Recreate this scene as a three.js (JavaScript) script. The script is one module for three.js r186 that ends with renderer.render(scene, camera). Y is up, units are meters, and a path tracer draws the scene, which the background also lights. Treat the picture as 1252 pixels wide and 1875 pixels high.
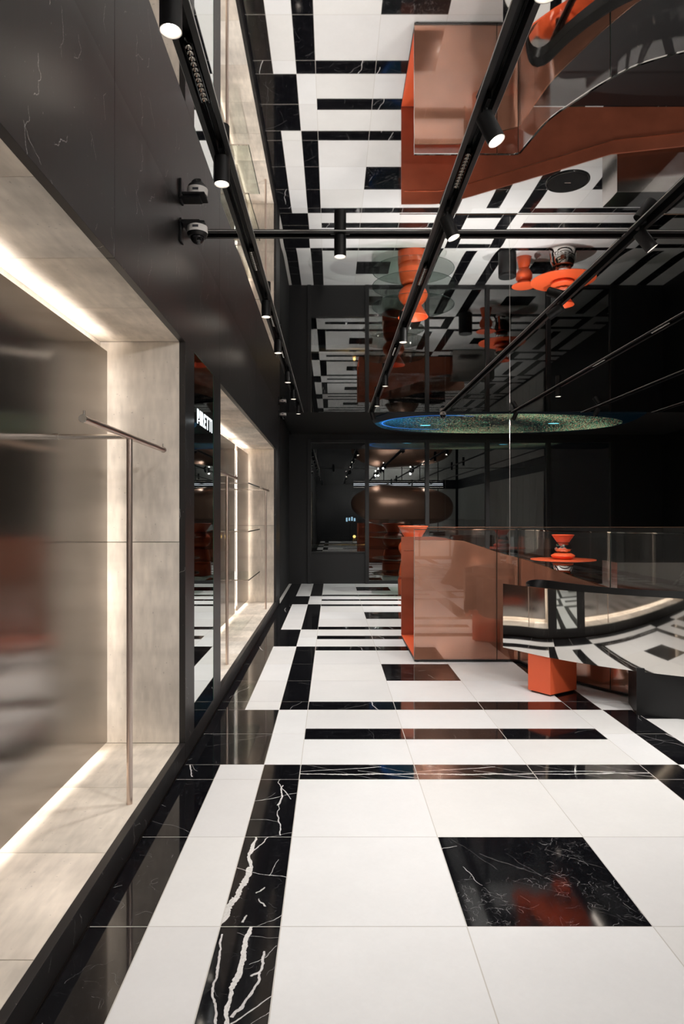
import * as THREE from 'three';
import { RoundedBoxGeometry } from 'three/addons/geometries/RoundedBoxGeometry.js';
import { TextGeometry } from 'three/addons/geometries/TextGeometry.js';
import { FontLoader } from 'three/addons/loaders/FontLoader.js';
import { mergeGeometries } from 'three/addons/utils/BufferGeometryUtils.js';
import { RectAreaLightUniformsLib } from 'three/addons/lights/RectAreaLightUniformsLib.js';

// ---------------------------------------------------------------- camera, sky, exposure
RectAreaLightUniformsLib.init();
const scene = new THREE.Scene();
scene.background = new THREE.Color(0.0012, 0.0014, 0.002);           // night sky
const W = 1252, HH = 1875, F = 1207, VX = 608, VY = 943.5, EYE = 1.344;
const camera = new THREE.PerspectiveCamera(2 * Math.atan(HH / 2 / F) * 180 / Math.PI, W / HH, 0.05, 200);
camera.position.set(0, EYE, 0);
camera.lookAt(0, EYE, -1);
camera.setViewOffset(W, HH, W / 2 - VX, HH / 2 - VY, W, HH);          // shift lens, verticals stay vertical
const renderer = new THREE.WebGLRenderer({ antialias: true });
renderer.toneMapping = THREE.LinearToneMapping;
renderer.toneMappingExposure = 1.12;
renderer.shadowMap.enabled = true;
const SPOT_CD = 5.6, LED_NIT = 19;

// ---------------------------------------------------------------- sizes (metres; d = distance ahead of the camera, z = -d)
const H = 2.933;                 // mirror ceiling
const XW = -0.795, XI = -0.828;  // left wall face, inner side of its stone skin
const XR = 6.5;                  // right wall
const DF = 12.95, DB = -8.0;     // window wall ahead, rear wall behind
const S0 = 3.354;                // start of a floor pattern period
const NT = 2.284, NB = 0.11;     // niche soffit, niche floor
const XP = -1.18, XB = -1.255;   // steel panel face, niche back

// ---------------------------------------------------------------- helpers
let seed = 7;
function rnd() { seed |= 0; seed = seed + 0x6D2B79F5 | 0; let t = Math.imul(seed ^ seed >>> 15, 1 | seed); t = t + Math.imul(t ^ t >>> 7, 61 | t) ^ t; return ((t ^ t >>> 14) >>> 0) / 4294967296; }
const rr = (a, b) => a + (b - a) * rnd();
const used = {};
function numbered(n) { const k = used[n] = (used[n] ?? -1) + 1; return k ? `${n}_${String(k).padStart(3, '0')}` : n; }
function sh(o) { o.traverse(m => { if (m.isMesh) { m.castShadow = m.receiveShadow = true; } }); return o; }
function thing(name, label, category, group, pos = [0, 0, 0], turn = 0) {
  const o = new THREE.Group(); o.name = numbered(name); o.userData = { label, category };
  if (group) o.userData.group = group;
  o.position.set(...pos); o.rotation.y = turn; scene.add(o); return o;
}
function struct(name, label, category) { const o = new THREE.Group(); o.name = name; o.userData = { kind: 'structure', label, category }; scene.add(o); return o; }
function part(parent, name, geo, mat, pos, label) {
  const m = new THREE.Mesh(geo, mat); m.name = name; if (pos) m.position.set(...pos);
  m.castShadow = m.receiveShadow = true; if (label) m.userData.label = label; parent.add(m); return m;
}
// a box between x0..x1, y0..y1, d0..d1
function boxG(x0, x1, y0, y1, d0, d1, r = 0) {
  const w = x1 - x0, h = y1 - y0, l = d1 - d0;
  const g = r > 0 ? new RoundedBoxGeometry(w, h, l, 2, Math.min(r, w / 2.01, h / 2.01, l / 2.01)) : new THREE.BoxGeometry(w, h, l);
  g.translate((x0 + x1) / 2, (y0 + y1) / 2, -(d0 + d1) / 2); return g;
}
const slab = (parent, name, mat, x0, x1, y0, y1, d0, d1, r, label) => part(parent, name, boxG(x0, x1, y0, y1, d0, d1, r), mat, null, label);
// uv in metres, by the main direction of each face
function metreUV(g, s = 1, ou = 0, ov = 0) {
  const p = g.attributes.position, n = g.attributes.normal, uv = new Float32Array(p.count * 2);
  for (let i = 0; i < p.count; i++) {
    const ax = Math.abs(n.getX(i)), ay = Math.abs(n.getY(i)), az = Math.abs(n.getZ(i));
    let u, v;
    if (ay >= ax && ay >= az) { u = p.getX(i); v = -p.getZ(i); } else if (ax >= az) { u = -p.getZ(i); v = p.getY(i); } else { u = p.getX(i); v = p.getY(i); }
    uv[2 * i] = u / s + ou; uv[2 * i + 1] = v / s + ov;
  }
  g.setAttribute('uv', new THREE.BufferAttribute(uv, 2)); return g;
}
function curve(pts, n) {
  return new THREE.CatmullRomCurve3(pts.map(p => new THREE.Vector3(p[0], 0, -p[1])), false, 'centripetal').getSpacedPoints(n).map(v => [v.x, -v.z]);
}
// an upright sheet along a path of [x, d]; side +1 / -1 is where its thickness goes
function ribbon(path, t, y0, y1, side = 1) {
  const f0 = typeof y0 === 'function' ? y0 : () => y0, f1 = typeof y1 === 'function' ? y1 : () => y1;
  const n = path.length, A = [], B = []; let len = [0];
  for (let i = 0; i < n; i++) {
    const a = path[Math.max(0, i - 1)], b = path[Math.min(n - 1, i + 1)];
    let tx = b[0] - a[0], td = b[1] - a[1]; const l = Math.hypot(tx, td) || 1; tx /= l; td /= l;
    A.push(path[i]); B.push([path[i][0] - td * t * side, path[i][1] + tx * t * side]);
    if (i) len.push(len[i - 1] + Math.hypot(path[i][0] - path[i - 1][0], path[i][1] - path[i - 1][1]));
  }
  const pos = [], uv = [], idx = [];
  const strip = (P, Q, hp, hq, flip) => {
    const b = pos.length / 3;
    for (let i = 0; i < n; i++) {
      pos.push(P[i][0], hp(path[i][0], path[i][1]), -P[i][1], Q[i][0], hq(path[i][0], path[i][1]), -Q[i][1]);
      uv.push(len[i], hp(path[i][0], path[i][1]), len[i], hq(path[i][0], path[i][1]) + (hp === hq ? t : 0));
      if (i < n - 1) { const k = b + 2 * i; flip ? idx.push(k, k + 1, k + 2, k + 2, k + 1, k + 3) : idx.push(k, k + 2, k + 1, k + 1, k + 2, k + 3); }
    }
  };
  strip(A, A, f0, f1, side < 0); strip(B, B, f0, f1, side > 0); strip(A, B, f1, f1, side < 0); strip(A, B, f0, f0, side > 0);
  for (const [i, fl] of [[0, side > 0], [n - 1, side < 0]]) {
    const b = pos.length / 3, q = path[i];
    pos.push(A[i][0], f0(...q), -A[i][1], A[i][0], f1(...q), -A[i][1], B[i][0], f0(...q), -B[i][1], B[i][0], f1(...q), -B[i][1]);
    uv.push(0, 0, 0, 1, t, 0, t, 1); fl ? idx.push(b, b + 1, b + 2, b + 2, b + 1, b + 3) : idx.push(b, b + 2, b + 1, b + 1, b + 2, b + 3);
  }
  const g = new THREE.BufferGeometry();
  g.setAttribute('position', new THREE.Float32BufferAttribute(pos, 3)); g.setAttribute('uv', new THREE.Float32BufferAttribute(uv, 2));
  g.setIndex(idx); g.computeVertexNormals(); return g;
}
// a flat slab with an outline of [x, d]
function plate(outline, y0, y1, bevel = 0) {
  const s = new THREE.Shape(outline.map(p => new THREE.Vector2(p[0], p[1])));
  const g = new THREE.ExtrudeGeometry(s, { depth: y1 - y0 - 2 * bevel, bevelEnabled: bevel > 0, bevelSize: bevel, bevelOffset: -bevel, bevelThickness: bevel, bevelSegments: 2, curveSegments: 24 });
  g.rotateX(-Math.PI / 2); g.translate(0, y0 + bevel, 0); return g;
}
const cyl = (r0, r1, h, n = 32, open = false) => new THREE.CylinderGeometry(r0, r1, h, n, 1, open);
const lathe = (pts, n = 64) => new THREE.LatheGeometry(pts.map(p => new THREE.Vector2(p[0], p[1])), n);

// ---------------------------------------------------------------- noise and textures
const perm = new Uint16Array(512); { const a = [...Array(256).keys()]; for (let i = 255; i > 0; i--) { const j = Math.floor(rnd() * (i + 1)); [a[i], a[j]] = [a[j], a[i]]; } for (let i = 0; i < 512; i++) perm[i] = a[i & 255]; }
function vnoise(x, y, px, py) {          // value noise, periodic in px, py cells
  const xi = Math.floor(x), yi = Math.floor(y), fx = x - xi, fy = y - yi, u = fx * fx * (3 - 2 * fx), v = fy * fy * (3 - 2 * fy);
  const h = (i, j) => perm[perm[((i % px) + px) % px & 255] + (((j % py) + py) % py & 255)] / 255;
  return (h(xi, yi) * (1 - u) + h(xi + 1, yi) * u) * (1 - v) + (h(xi, yi + 1) * (1 - u) + h(xi + 1, yi + 1) * u) * v;
}
function fbm(x, y, px, py, o) { let s = 0, a = 0.5, n = 0; for (let i = 0; i < o; i++) { s += a * vnoise(x + 17 * i, y + 5 * i, px, py); n += a; a *= 0.5; x *= 2; y *= 2; px *= 2; py *= 2; } return s / n; }
function dataTex(w, h, f, srgb = true) {
  const d = new Uint8Array(w * h * 4);
  for (let y = 0; y < h; y++) for (let x = 0; x < w; x++) { const c = f(x / w, y / h, x, y), k = 4 * (y * w + x); d[k] = c[0]; d[k + 1] = c[1]; d[k + 2] = c[2]; d[k + 3] = 255; }
  const t = new THREE.DataTexture(d, w, h); t.wrapS = t.wrapT = THREE.RepeatWrapping; t.magFilter = THREE.LinearFilter; t.minFilter = THREE.LinearMipmapLinearFilter;
  if (srgb) t.colorSpace = THREE.SRGBColorSpace; t.needsUpdate = true; return t;
}
function canvasTex(w, h, draw) {
  const c = document.createElement('canvas'); c.width = w; c.height = h; draw(c.getContext('2d'), w, h);
  const t = new THREE.CanvasTexture(c); t.wrapS = t.wrapT = THREE.RepeatWrapping; t.colorSpace = THREE.SRGBColorSpace; return t;
}
const mat = (color, roughness, metalness = 0, more = {}) => new THREE.MeshStandardMaterial({ color, roughness, metalness, ...more });
const phys = o => new THREE.MeshPhysicalMaterial(o);

// black marble: near-black ground, grey wisps, white veins
function vein(c, x, y, ang, len, wid, alpha, jag = 0.5, tint = '238,236,232') {
  let a = ang, w = wid; const step = 7;
  for (let i = 0; i < len / step; i++) {
    a += rr(-jag, jag); a += (ang - a) * 0.25;
    const nx = x + Math.cos(a) * step, ny = y + Math.sin(a) * step;
    w = Math.max(0.4, w + rr(-0.35, 0.35) * wid * 0.6); w += (wid - w) * 0.2;
    c.strokeStyle = `rgba(${tint},${alpha * rr(0.7, 1)})`; c.lineWidth = w; c.beginPath(); c.moveTo(x, y); c.lineTo(nx, ny); c.stroke();
    if (rnd() < 0.012 && wid > 0.8) vein(c, nx, ny, a + rr(-1.2, 1.2), len * rr(0.15, 0.4), wid * 0.45, alpha * 0.8, jag, tint);
    x = nx; y = ny;
  }
}
function bolt(c, x, y, ang, len, wid, alpha = 0.95, jag = 0.25) {   // a broad vein with ragged edges and grey inclusions
  const L = [], R = [], step = 9; let a = ang, w = wid * 0.7, wob = 0;
  for (let i = 0; i <= len / step; i++) {
    wob += rr(-jag, jag); wob *= 0.82; a = ang + wob; w += rr(-0.22, 0.22) * wid; w += (wid - w) * 0.18; w = Math.max(0.25 * wid, Math.min(1.7 * wid, w));
    const nx = -Math.sin(a), ny = Math.cos(a);
    L.push([x + nx * w / 2 * rr(0.75, 1.25), y + ny * w / 2 * rr(0.75, 1.25)]); R.unshift([x - nx * w / 2 * rr(0.75, 1.25), y - ny * w / 2 * rr(0.75, 1.25)]);
    x += Math.cos(a) * step; y += Math.sin(a) * step;
  }
  c.fillStyle = `rgba(226,223,220,${alpha})`; c.beginPath(); [...L, ...R].forEach((p, i) => i ? c.lineTo(p[0], p[1]) : c.moveTo(p[0], p[1])); c.closePath(); c.fill();
  for (let k = 0; k < len * wid / 60; k++) { const i = Math.floor(rnd() * L.length), t = rnd(), q = R[R.length - 1 - i], px = L[i][0] * t + q[0] * (1 - t), py = L[i][1] * t + q[1] * (1 - t), v = Math.floor(rr(90, 190)); c.strokeStyle = `rgba(${v},${v - 4},${v - 6},${rr(0.25, 0.7)})`; c.lineWidth = rr(0.6, 1.8); c.beginPath(); c.moveTo(px, py); c.lineTo(px + rr(-6, 6), py + rr(-8, 8)); c.stroke(); }
}
function marbleGround(c, w, h, k = 1) {
  c.fillStyle = '#0d0d10'; c.fillRect(0, 0, w, h); c.lineCap = 'round';
  for (let i = 0; i < 420 * k; i++) { const v = Math.floor(rr(30, 92)); c.strokeStyle = `rgba(${v},${v},${v + 5},${rr(0.06, 0.34)})`; c.lineWidth = rr(1, 7); c.beginPath(); const x = rr(0, w), y = rr(0, h), a = rr(0, 6.28), l = rr(3, 26); c.moveTo(x, y); c.lineTo(x + Math.cos(a) * l, y + Math.sin(a) * l); c.stroke(); }
  for (let i = 0; i < 90 * k; i++) vein(c, rr(0, w), rr(0, h), rr(0, 6.28), rr(12, 80), rr(0.4, 1.1), rr(0.16, 0.55), 1.0);
  for (let i = 0; i < 110 * k; i++) { c.fillStyle = `rgba(220,220,220,${rr(0.15, 0.75)})`; c.fillRect(rr(0, w), rr(0, h), rr(0.7, 2.4), rr(0.7, 1.6)); }
}
const marbleTex = [];
for (let i = 0; i < 7; i++) marbleTex.push(canvasTex(512, 512, (c, w, h) => {
  marbleGround(c, w, h);
  const n = [2, 5, 1, 6, 2, 4, 3][i];
  for (let k = 0; k < n; k++) vein(c, rr(0, w), rr(0, h), rr(0, 6.28), rr(160, 520), rr(0.8, 2.2), rr(0.4, 0.85), 0.35);
  if (i === 1 || i === 3) bolt(c, rr(0.2, 0.8) * w, -5, 1.5, 560, 5, 0.9, 0.35);
}));
// two heavy veined pieces (long side of the tile runs along v) and a long strip piece (along u)
const heavyTex = [0, 1, 2].map(i => canvasTex(256, 768, (c, w, h) => {
  marbleGround(c, w, h, 0.8);
  if (i === 0) { bolt(c, 0.52 * w, -10, 1.72, 380, 20); bolt(c, 0.40 * w, 360, 1.62, 480, 20); bolt(c, 0.80 * w, 0.2 * h, 1.9, 170, 9, 0.9, 0.5); bolt(c, 0.78 * w, 0.36 * h, 1.85, 250, 13, 0.9, 0.3); bolt(c, 0.06 * w, 0.06 * h, 1.5, 520, 8, 0.9, 0.3); bolt(c, w, 0.52 * h, 2.35, 520, 5, 0.9, 0.15); vein(c, w, 0.62 * h, 2.4, 380, 2.4, 0.8, 0.25); vein(c, 0.3 * w, 0.05 * h, 0.2, 190, 2, 0.8, 0.3); vein(c, 0.6 * w, 0.3 * h, -0.9, 150, 2.4, 0.8, 0.4); }
  if (i === 1) { bolt(c, 0.24 * w, -10, 1.62, 330, 17); bolt(c, 0.26 * w, 300, 1.85, 300, 32, 0.92, 0.2); bolt(c, 0.12 * w, 560, 1.8, 230, 34, 0.92, 0.2); bolt(c, 0.5 * w, 0, 1.95, 190, 8, 0.9, 0.3); vein(c, 0, 0.4 * h, 0.32, 290, 4, 0.9, 0.25); bolt(c, 0.62 * w, 0.62 * h, 1.9, 70, 10, 0.85, 0.6); bolt(c, 0.55 * w, 0.74 * h, 1.7, 80, 9, 0.85, 0.6); bolt(c, 0.4 * w, 0.9 * h, 1.7, 60, 9, 0.85, 0.5); vein(c, 0.8 * w, 0.3 * h, 1.8, 150, 3, 0.8, 0.4); vein(c, w, 0.9 * h, 2.4, 120, 3, 0.8, 0.4); }
  if (i === 2) { bolt(c, 0.5 * w, -5, 1.42, 330, 6, 0.92, 0.3); bolt(c, 0.62 * w, 0.12 * h, 1.6, 300, 9, 0.9, 0.3); bolt(c, 0.6 * w, 0.5 * h, 1.5, 380, 7, 0.9, 0.35); vein(c, 0, 0.42 * h, -0.45, 320, 4, 0.9, 0.2); vein(c, 0, 0.74 * h, 0.0, 170, 2.6, 0.8, 0.3); vein(c, w, 0.94 * h, 2.9, 240, 3, 0.8, 0.3); }
}));
const stripTex = [0, 1].map(i => canvasTex(768, 256, (c, w, h) => {
  marbleGround(c, w, h, 0.8);
  bolt(c, -5, 0.64 * h, -0.03, 800, i ? 12 : 14, 0.92, 0.06); bolt(c, -5, 0.5 * h, i ? -0.01 : -0.14, 560, 8, 0.9, 0.07); vein(c, 0.5 * w, 0.42 * h, 0.28, 420, 5, 0.85, 0.15); vein(c, 0.05 * w, 0, 0.5, 560, 2.4, 0.7, 0.15); vein(c, 0.6 * w, 0, 0.55, 380, 3, 0.75, 0.2);
}));
const squareTex = canvasTex(768, 768, (c, w, h) => {
  marbleGround(c, w, h, 2.2);
  for (let i = 0; i < 260; i++) { const x = rr(0, w), y = rr(0, h); if (fbm(x / w * 4, y / h * 4, 4, 4, 3) < 0.48) continue; for (let k = 0; k < 3; k++) vein(c, x + rr(-20, 20), y + rr(-20, 20), rr(0, 6.28), rr(10, 60), rr(0.5, 1.5), rr(0.25, 0.8), 1.2); }
  for (let k = 0; k < 7; k++) vein(c, rr(0, w), rr(0, h), rr(0.4, 1.1), rr(200, 520), rr(0.7, 1.5), rr(0.35, 0.7), 0.2);
  vein(c, 0.1 * w, 0.62 * h, 1.1, 170, 3, 0.9, 0.5); vein(c, 0, 0.4 * h, -0.5, 90, 3, 0.9, 0.5);
});
const M = {};
M.square = phys({ map: squareTex, roughness: 0.06, ior: 1.55 });
M.blackTiles = marbleTex.map(t => phys({ map: t, roughness: 0.06, specularIntensity: 1.0, ior: 1.55, color: 0xffffff }));
M.heavy = heavyTex.map(t => phys({ map: t, roughness: 0.06, ior: 1.55 }));
M.strip = stripTex.map(t => phys({ map: t, roughness: 0.06, ior: 1.55 }));
const whiteTex = dataTex(512, 512, (u, v) => { const a = fbm(u * 4, v * 4, 4, 4, 5), b = fbm(u * 40, v * 40, 40, 40, 2); const k = 1 + (a - 0.5) * 0.035 + (b - 0.5) * 0.012; return [222 * k, 222 * k, 222 * k]; });
M.whiteTiles = [0xffffff, 0xfbfaf8, 0xf7f6f5].map(c => mat(c, 0.36, 0, { map: whiteTex }));
M.grout = mat(0xc0bcb6, 0.8);
const wallTex = canvasTex(1024, 1024, (c, w, h) => {
  c.fillStyle = '#1d1b1b'; c.fillRect(0, 0, w, h); c.lineCap = 'round';
  for (let i = 0; i < 900; i++) { const v = Math.floor(rr(16, 48)); c.strokeStyle = `rgba(${v},${v - 1},${v},${rr(0.04, 0.16)})`; c.lineWidth = rr(2, 14); const x = rr(0, w), y = rr(0, h), l = rr(20, 160); c.beginPath(); c.moveTo(x, y); c.lineTo(x + rr(-14, 14), y + l); c.stroke(); }
  for (let i = 0; i < 40; i++) vein(c, rr(0, w), rr(0, h), 1.57 + rr(-0.5, 0.5), rr(20, 130), rr(0.8, 2.2), rr(0.4, 0.85), 1.1);
  for (let i = 0; i < 150; i++) { c.fillStyle = `rgba(225,222,220,${rr(0.2, 0.7)})`; c.fillRect(rr(0, w), rr(0, h), rr(0.8, 2.4), rr(1, 5)); }
});
M.wallStone = phys({ map: wallTex, roughness: 0.4, ior: 1.5 });
const concTex = dataTex(1024, 1024, (u, v) => {
  const a = fbm(u * 5, v * 3, 5, 3, 6), b = fbm(u * 60 + 3, v * 14, 60, 14, 3), c = fbm(u * 3 + 9, v * 12, 3, 12, 4);
  let k = 0.98 + (a - 0.5) * 0.36 + (b - 0.5) * 0.12 + (c - 0.5) * 0.16;
  const pit = fbm(u * 90 + 31, v * 90, 90, 90, 2); if (pit > 0.9) k *= 0.86;
  return [Math.min(255, 222 * k), Math.min(255, 214 * k), Math.min(255, 203 * k)];
});
M.concrete = [0, 1, 2].map(i => mat([0xffffff, 0xf6f3ef, 0xfaf6f2][i], 0.75, 0, { map: concTex, bumpMap: concTex, bumpScale: 0.0008 }));
const brushTex = dataTex(1024, 256, (u, v) => { const a = fbm(u * 256, v * 2, 256, 2, 2), b = fbm(u * 3, v * 5, 3, 5, 3); const k = 128 + (a - 0.5) * 2 + (b - 0.5) * 160; return [k, k, k]; }, false);
M.steel = phys({ color: 0xb4ada7, metalness: 1, roughness: 0.15, anisotropy: 0.95, anisotropyRotation: 0, bumpMap: brushTex, bumpScale: 0.0012 });
M.mirror = mat(0xf0efee, 0.015, 1);
M.darkMirror = mat(0xdfe4e2, 0.015, 1);
M.greenEdge = mat(0x0c6a4c, 0.2);
M.black = mat(0x0b0b0c, 0.45);
M.blackMatt = mat(0x070708, 0.75);
M.blackWall = mat(0x040405, 0.5);
M.blackGloss = mat(0x070707, 0.12);
M.satinSteel = mat(0xd6c4b9, 0.3, 1);
M.paleSteel = mat(0xd8d2cb, 0.25, 1);
M.chrome = phys({ color: 0xd9d6d1, metalness: 1, roughness: 0.03 });
M.orange = mat(0xe8633a, 0.42);
M.orangeGloss = mat(0xea6238, 0.3);
const copTex = dataTex(512, 512, (u, v) => { const a = fbm(u * 4, v * 4, 4, 4, 6), b = fbm(u * 50, v * 50, 50, 50, 3); let k = 1 + (a - 0.5) * 0.3; return [196 * k, 142 * k, 117 * k]; });
M.copper = phys({ map: copTex, metalness: 0.6, roughness: 0.1 });
M.copperSoft = phys({ map: copTex, color: 0xd8ac9c, metalness: 0.4, roughness: 0.3 });
M.copperTrim = mat(0xd9a98c, 0.25, 1);
M.bronze = phys({ color: 0x9a7a68, metalness: 0.8, roughness: 0.34 });
M.glass = phys({ color: 0xffffff, transmission: 1, thickness: 0, roughness: 0, ior: 1.5 });
M.shelfGlass = phys({ color: 0xeef3f0, transmission: 1, thickness: 0, roughness: 0, ior: 1.5 });
M.windowGlass = phys({ color: 0xb8c0be, transmission: 1, thickness: 0, roughness: 0, ior: 2.5 });
M.glassEdge = mat(0x23302c, 0.15);
M.whitePlastic = mat(0xe6e2dd, 0.4);
M.ledGlow = mat(0x000000, 0.5, 0, { emissive: 0xfff1e2, emissiveIntensity: 6 });
M.coveGlow = mat(0x000000, 0.5, 0, { emissive: 0xf2f6ff, emissiveIntensity: 2.5 });
M.lampGlow = mat(0x000000, 0.5, 0, { emissive: 0xfff4e8, emissiveIntensity: 26 });
M.lampCup = mat(0xdedad6, 0.3, 0.2);
M.cellGlow = mat(0x000000, 0.5, 0, { emissive: 0xfff1e2, emissiveIntensity: 6 });
M.paleWall = mat(0xc6c8c4, 0.7);

// ---------------------------------------------------------------- floor
const COLS = [];   // [x0, x1, kind]
COLS.push([XW, -0.601, 'A'], [-0.601, -0.366, 'B'], [-0.366, -0.168, 'C']);
for (let x = -0.168; x < 6.4;) {          // 3 x 3 block, then a strip, a cross zone and a strip
  for (let k = 0; k < 3; k++) { COLS.push([x, x + 0.608, 'W' + k]); x += 0.608; }
  COLS.push([x, x + 0.209, 'C']); x += 0.209; COLS.push([x, x + 0.934, 'X']); x += 0.934; COLS.push([x, x + 0.2, 'C']); x += 0.2;
}
const floor = struct('floor', 'black and white marble tile floor in a framed carpet pattern', 'floor');
slab(floor, 'grout_bed', M.grout, XW - 0.1, XR + 0.05, -0.08, -0.0007, DB, DF + 0.1);
const tiles = [];
const big = (x0, x1, d0, d1, black, kind = '') => { x1 = Math.min(x1, XR); d1 = Math.min(d1, DF); d0 = Math.max(d0, DB); if (x1 - x0 > 0.03 && d1 - d0 > 0.03) tiles.push({ x0, x1, d0, d1, black, kind }); };
for (let n = -4; n <= 2; n++) {
  const b = S0 + 3.2 * n;
  for (const [x0, x1, k] of COLS) {
    const frame = [[0, 0.2], [1.2, 1.4], [1.4, 2.0], [2.0, 2.6], [2.6, 3.2]];
    if (k[0] === 'W') {
      big(x0, x1, b, b + 0.2, 1, n === 0 ? 's' : ''); big(x0, x1, b + 0.2, b + 0.6, 0); big(x0, x1, b + 0.6, b + 0.8, 1); big(x0, x1, b + 0.8, b + 1.2, 0); big(x0, x1, b + 1.2, b + 1.4, 1);
      big(x0, x1, b + 1.4, b + 2, 0); big(x0, x1, b + 2, b + 2.6, k === 'W1' ? 1 : 0, 'q'); big(x0, x1, b + 2.6, b + 3.2, 0);
      continue;
    }
    if (k === 'X') {
      const m0 = x0 + 0.205, m1 = x1 - 0.2;
      for (const f of [0, 1.2]) for (const [p, q] of [[x0, m0], [m0, m1], [m1, x1]]) big(p, q, b + f, b + f + 0.2, 0);
      for (const [p, q] of [[x0, m0], [m1, x1]]) for (const f of [0.2, 0.7]) big(p, q, b + f, b + f + 0.5, 1);
      big(m0, m1, b + 0.2, b + 0.4, 1); big(m0, m1, b + 0.4, b + 1.0, 0); big(m0, m1, b + 1.0, b + 1.2, 1);
      for (const f of [1.4, 2.0, 2.6]) { big(x0, x0 + 0.409, b + f, b + f + 0.6, 0); big(x0 + 0.409, x0 + 0.604, b + f, b + f + 0.6, 1); big(x0 + 0.604, x1, b + f, b + f + 0.6, 0); }
      continue;
    }
    for (const [f0, f1] of frame) big(x0, x1, b + f0, b + f1, k === 'A' || k === 'C' ? 1 : 0, k === 'C' && x0 < 0 && f1 - f0 > 0.3 ? 'c' + n + Math.round(f0 * 10) : '');
    if (k === 'B') continue;
    for (const f of [0.2, 0.7]) { if (k === 'A') big(x0, -0.366, b + f, b + f + 0.5, 1); else big(x0, x1, b + f, b + f + 0.5, 0); }
  }
}
function seen(t) {
  let in_ = 0, x0 = 1e9, x1 = -1e9, y0 = 1e9, y1 = -1e9;
  for (const x of [t.x0, t.x1]) for (const d of [t.d0, t.d1]) { if (d < 1.2) return 0; const px = VX + x * F / d, py = VY + EYE * F / d; if (px > -40 && px < W + 40 && py < HH + 60) in_ = 1; x0 = Math.min(x0, px); x1 = Math.max(x1, px); y0 = Math.min(y0, py); y1 = Math.max(y1, py); }
  return in_ ? (x1 - x0) * (y1 - y0) : 0;
}
tiles.forEach(t => t.area = seen(t));
tiles.sort((a, b) => b.area - a.area);
const tileG = {}, GAP = 0.0020;
function tileGeo(w, l, ou, ov, s = 0.6) {
  const key = [w.toFixed(3), l.toFixed(3), ou, ov, s].join();
  if (!tileG[key]) { const g = new THREE.BoxGeometry(w - 2 * GAP, 0.012, l - 2 * GAP); tileG[key] = metreUV(g, s, ou, ov); }
  return tileG[key];
}
const count = [0, 0], rest = [[], []]; let tn = 0;
for (const t of tiles) {
  const w = t.x1 - t.x0, l = t.d1 - t.d0, v = tn++ % 5;
  let m, g;
  if (t.black) {
    m = M.blackTiles[Math.floor(rnd() * 7)]; g = tileGeo(w, l, v * 0.19, v * 0.37);
    if (t.kind === 'q') { m = M.square; g = tileGeo(w, l, v * 0.5, v * 0.27, 0.61); }
    if (t.kind === 's') { m = M.strip[t.x0 > 0.8 ? 1 : 0]; g = new THREE.BoxGeometry(w - 2 * GAP, 0.012, l - 2 * GAP); }
    const hv = { 'c-114': 0, 'c-120': 0, 'c-126': 1 };
    if (t.kind === 'c-120') { m = M.heavy[1]; g = new THREE.BoxGeometry(w - 2 * GAP, 0.012, l - 2 * GAP); }
    if (t.kind === 'c-114') { m = M.heavy[0]; g = new THREE.BoxGeometry(w - 2 * GAP, 0.012, l - 2 * GAP); }
    if (t.kind === 'c-126') { m = M.heavy[2]; g = new THREE.BoxGeometry(w - 2 * GAP, 0.012, l - 2 * GAP); }
  } else { m = M.whiteTiles[Math.floor(rnd() * 3)]; g = tileGeo(w, l, v * 0.23, v * 0.41); }
  const pos = [(t.x0 + t.x1) / 2, -0.006, -(t.d0 + t.d1) / 2];
  if (t.area > 12 && count[t.black] < 295) { part(floor, numbered(t.black ? 'black_tile' : 'white_tile'), g, m, pos); count[t.black]++; }
  else rest[t.black].push(g.clone().translate(...pos));
}
for (const k of [0, 1]) { const o = part(floor, k ? 'black_tiles_out_of_view' : 'white_tiles_out_of_view', mergeGeometries(rest[k]), k ? M.blackTiles[0] : M.whiteTiles[0]); o.userData.kind = 'stuff'; }

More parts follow.
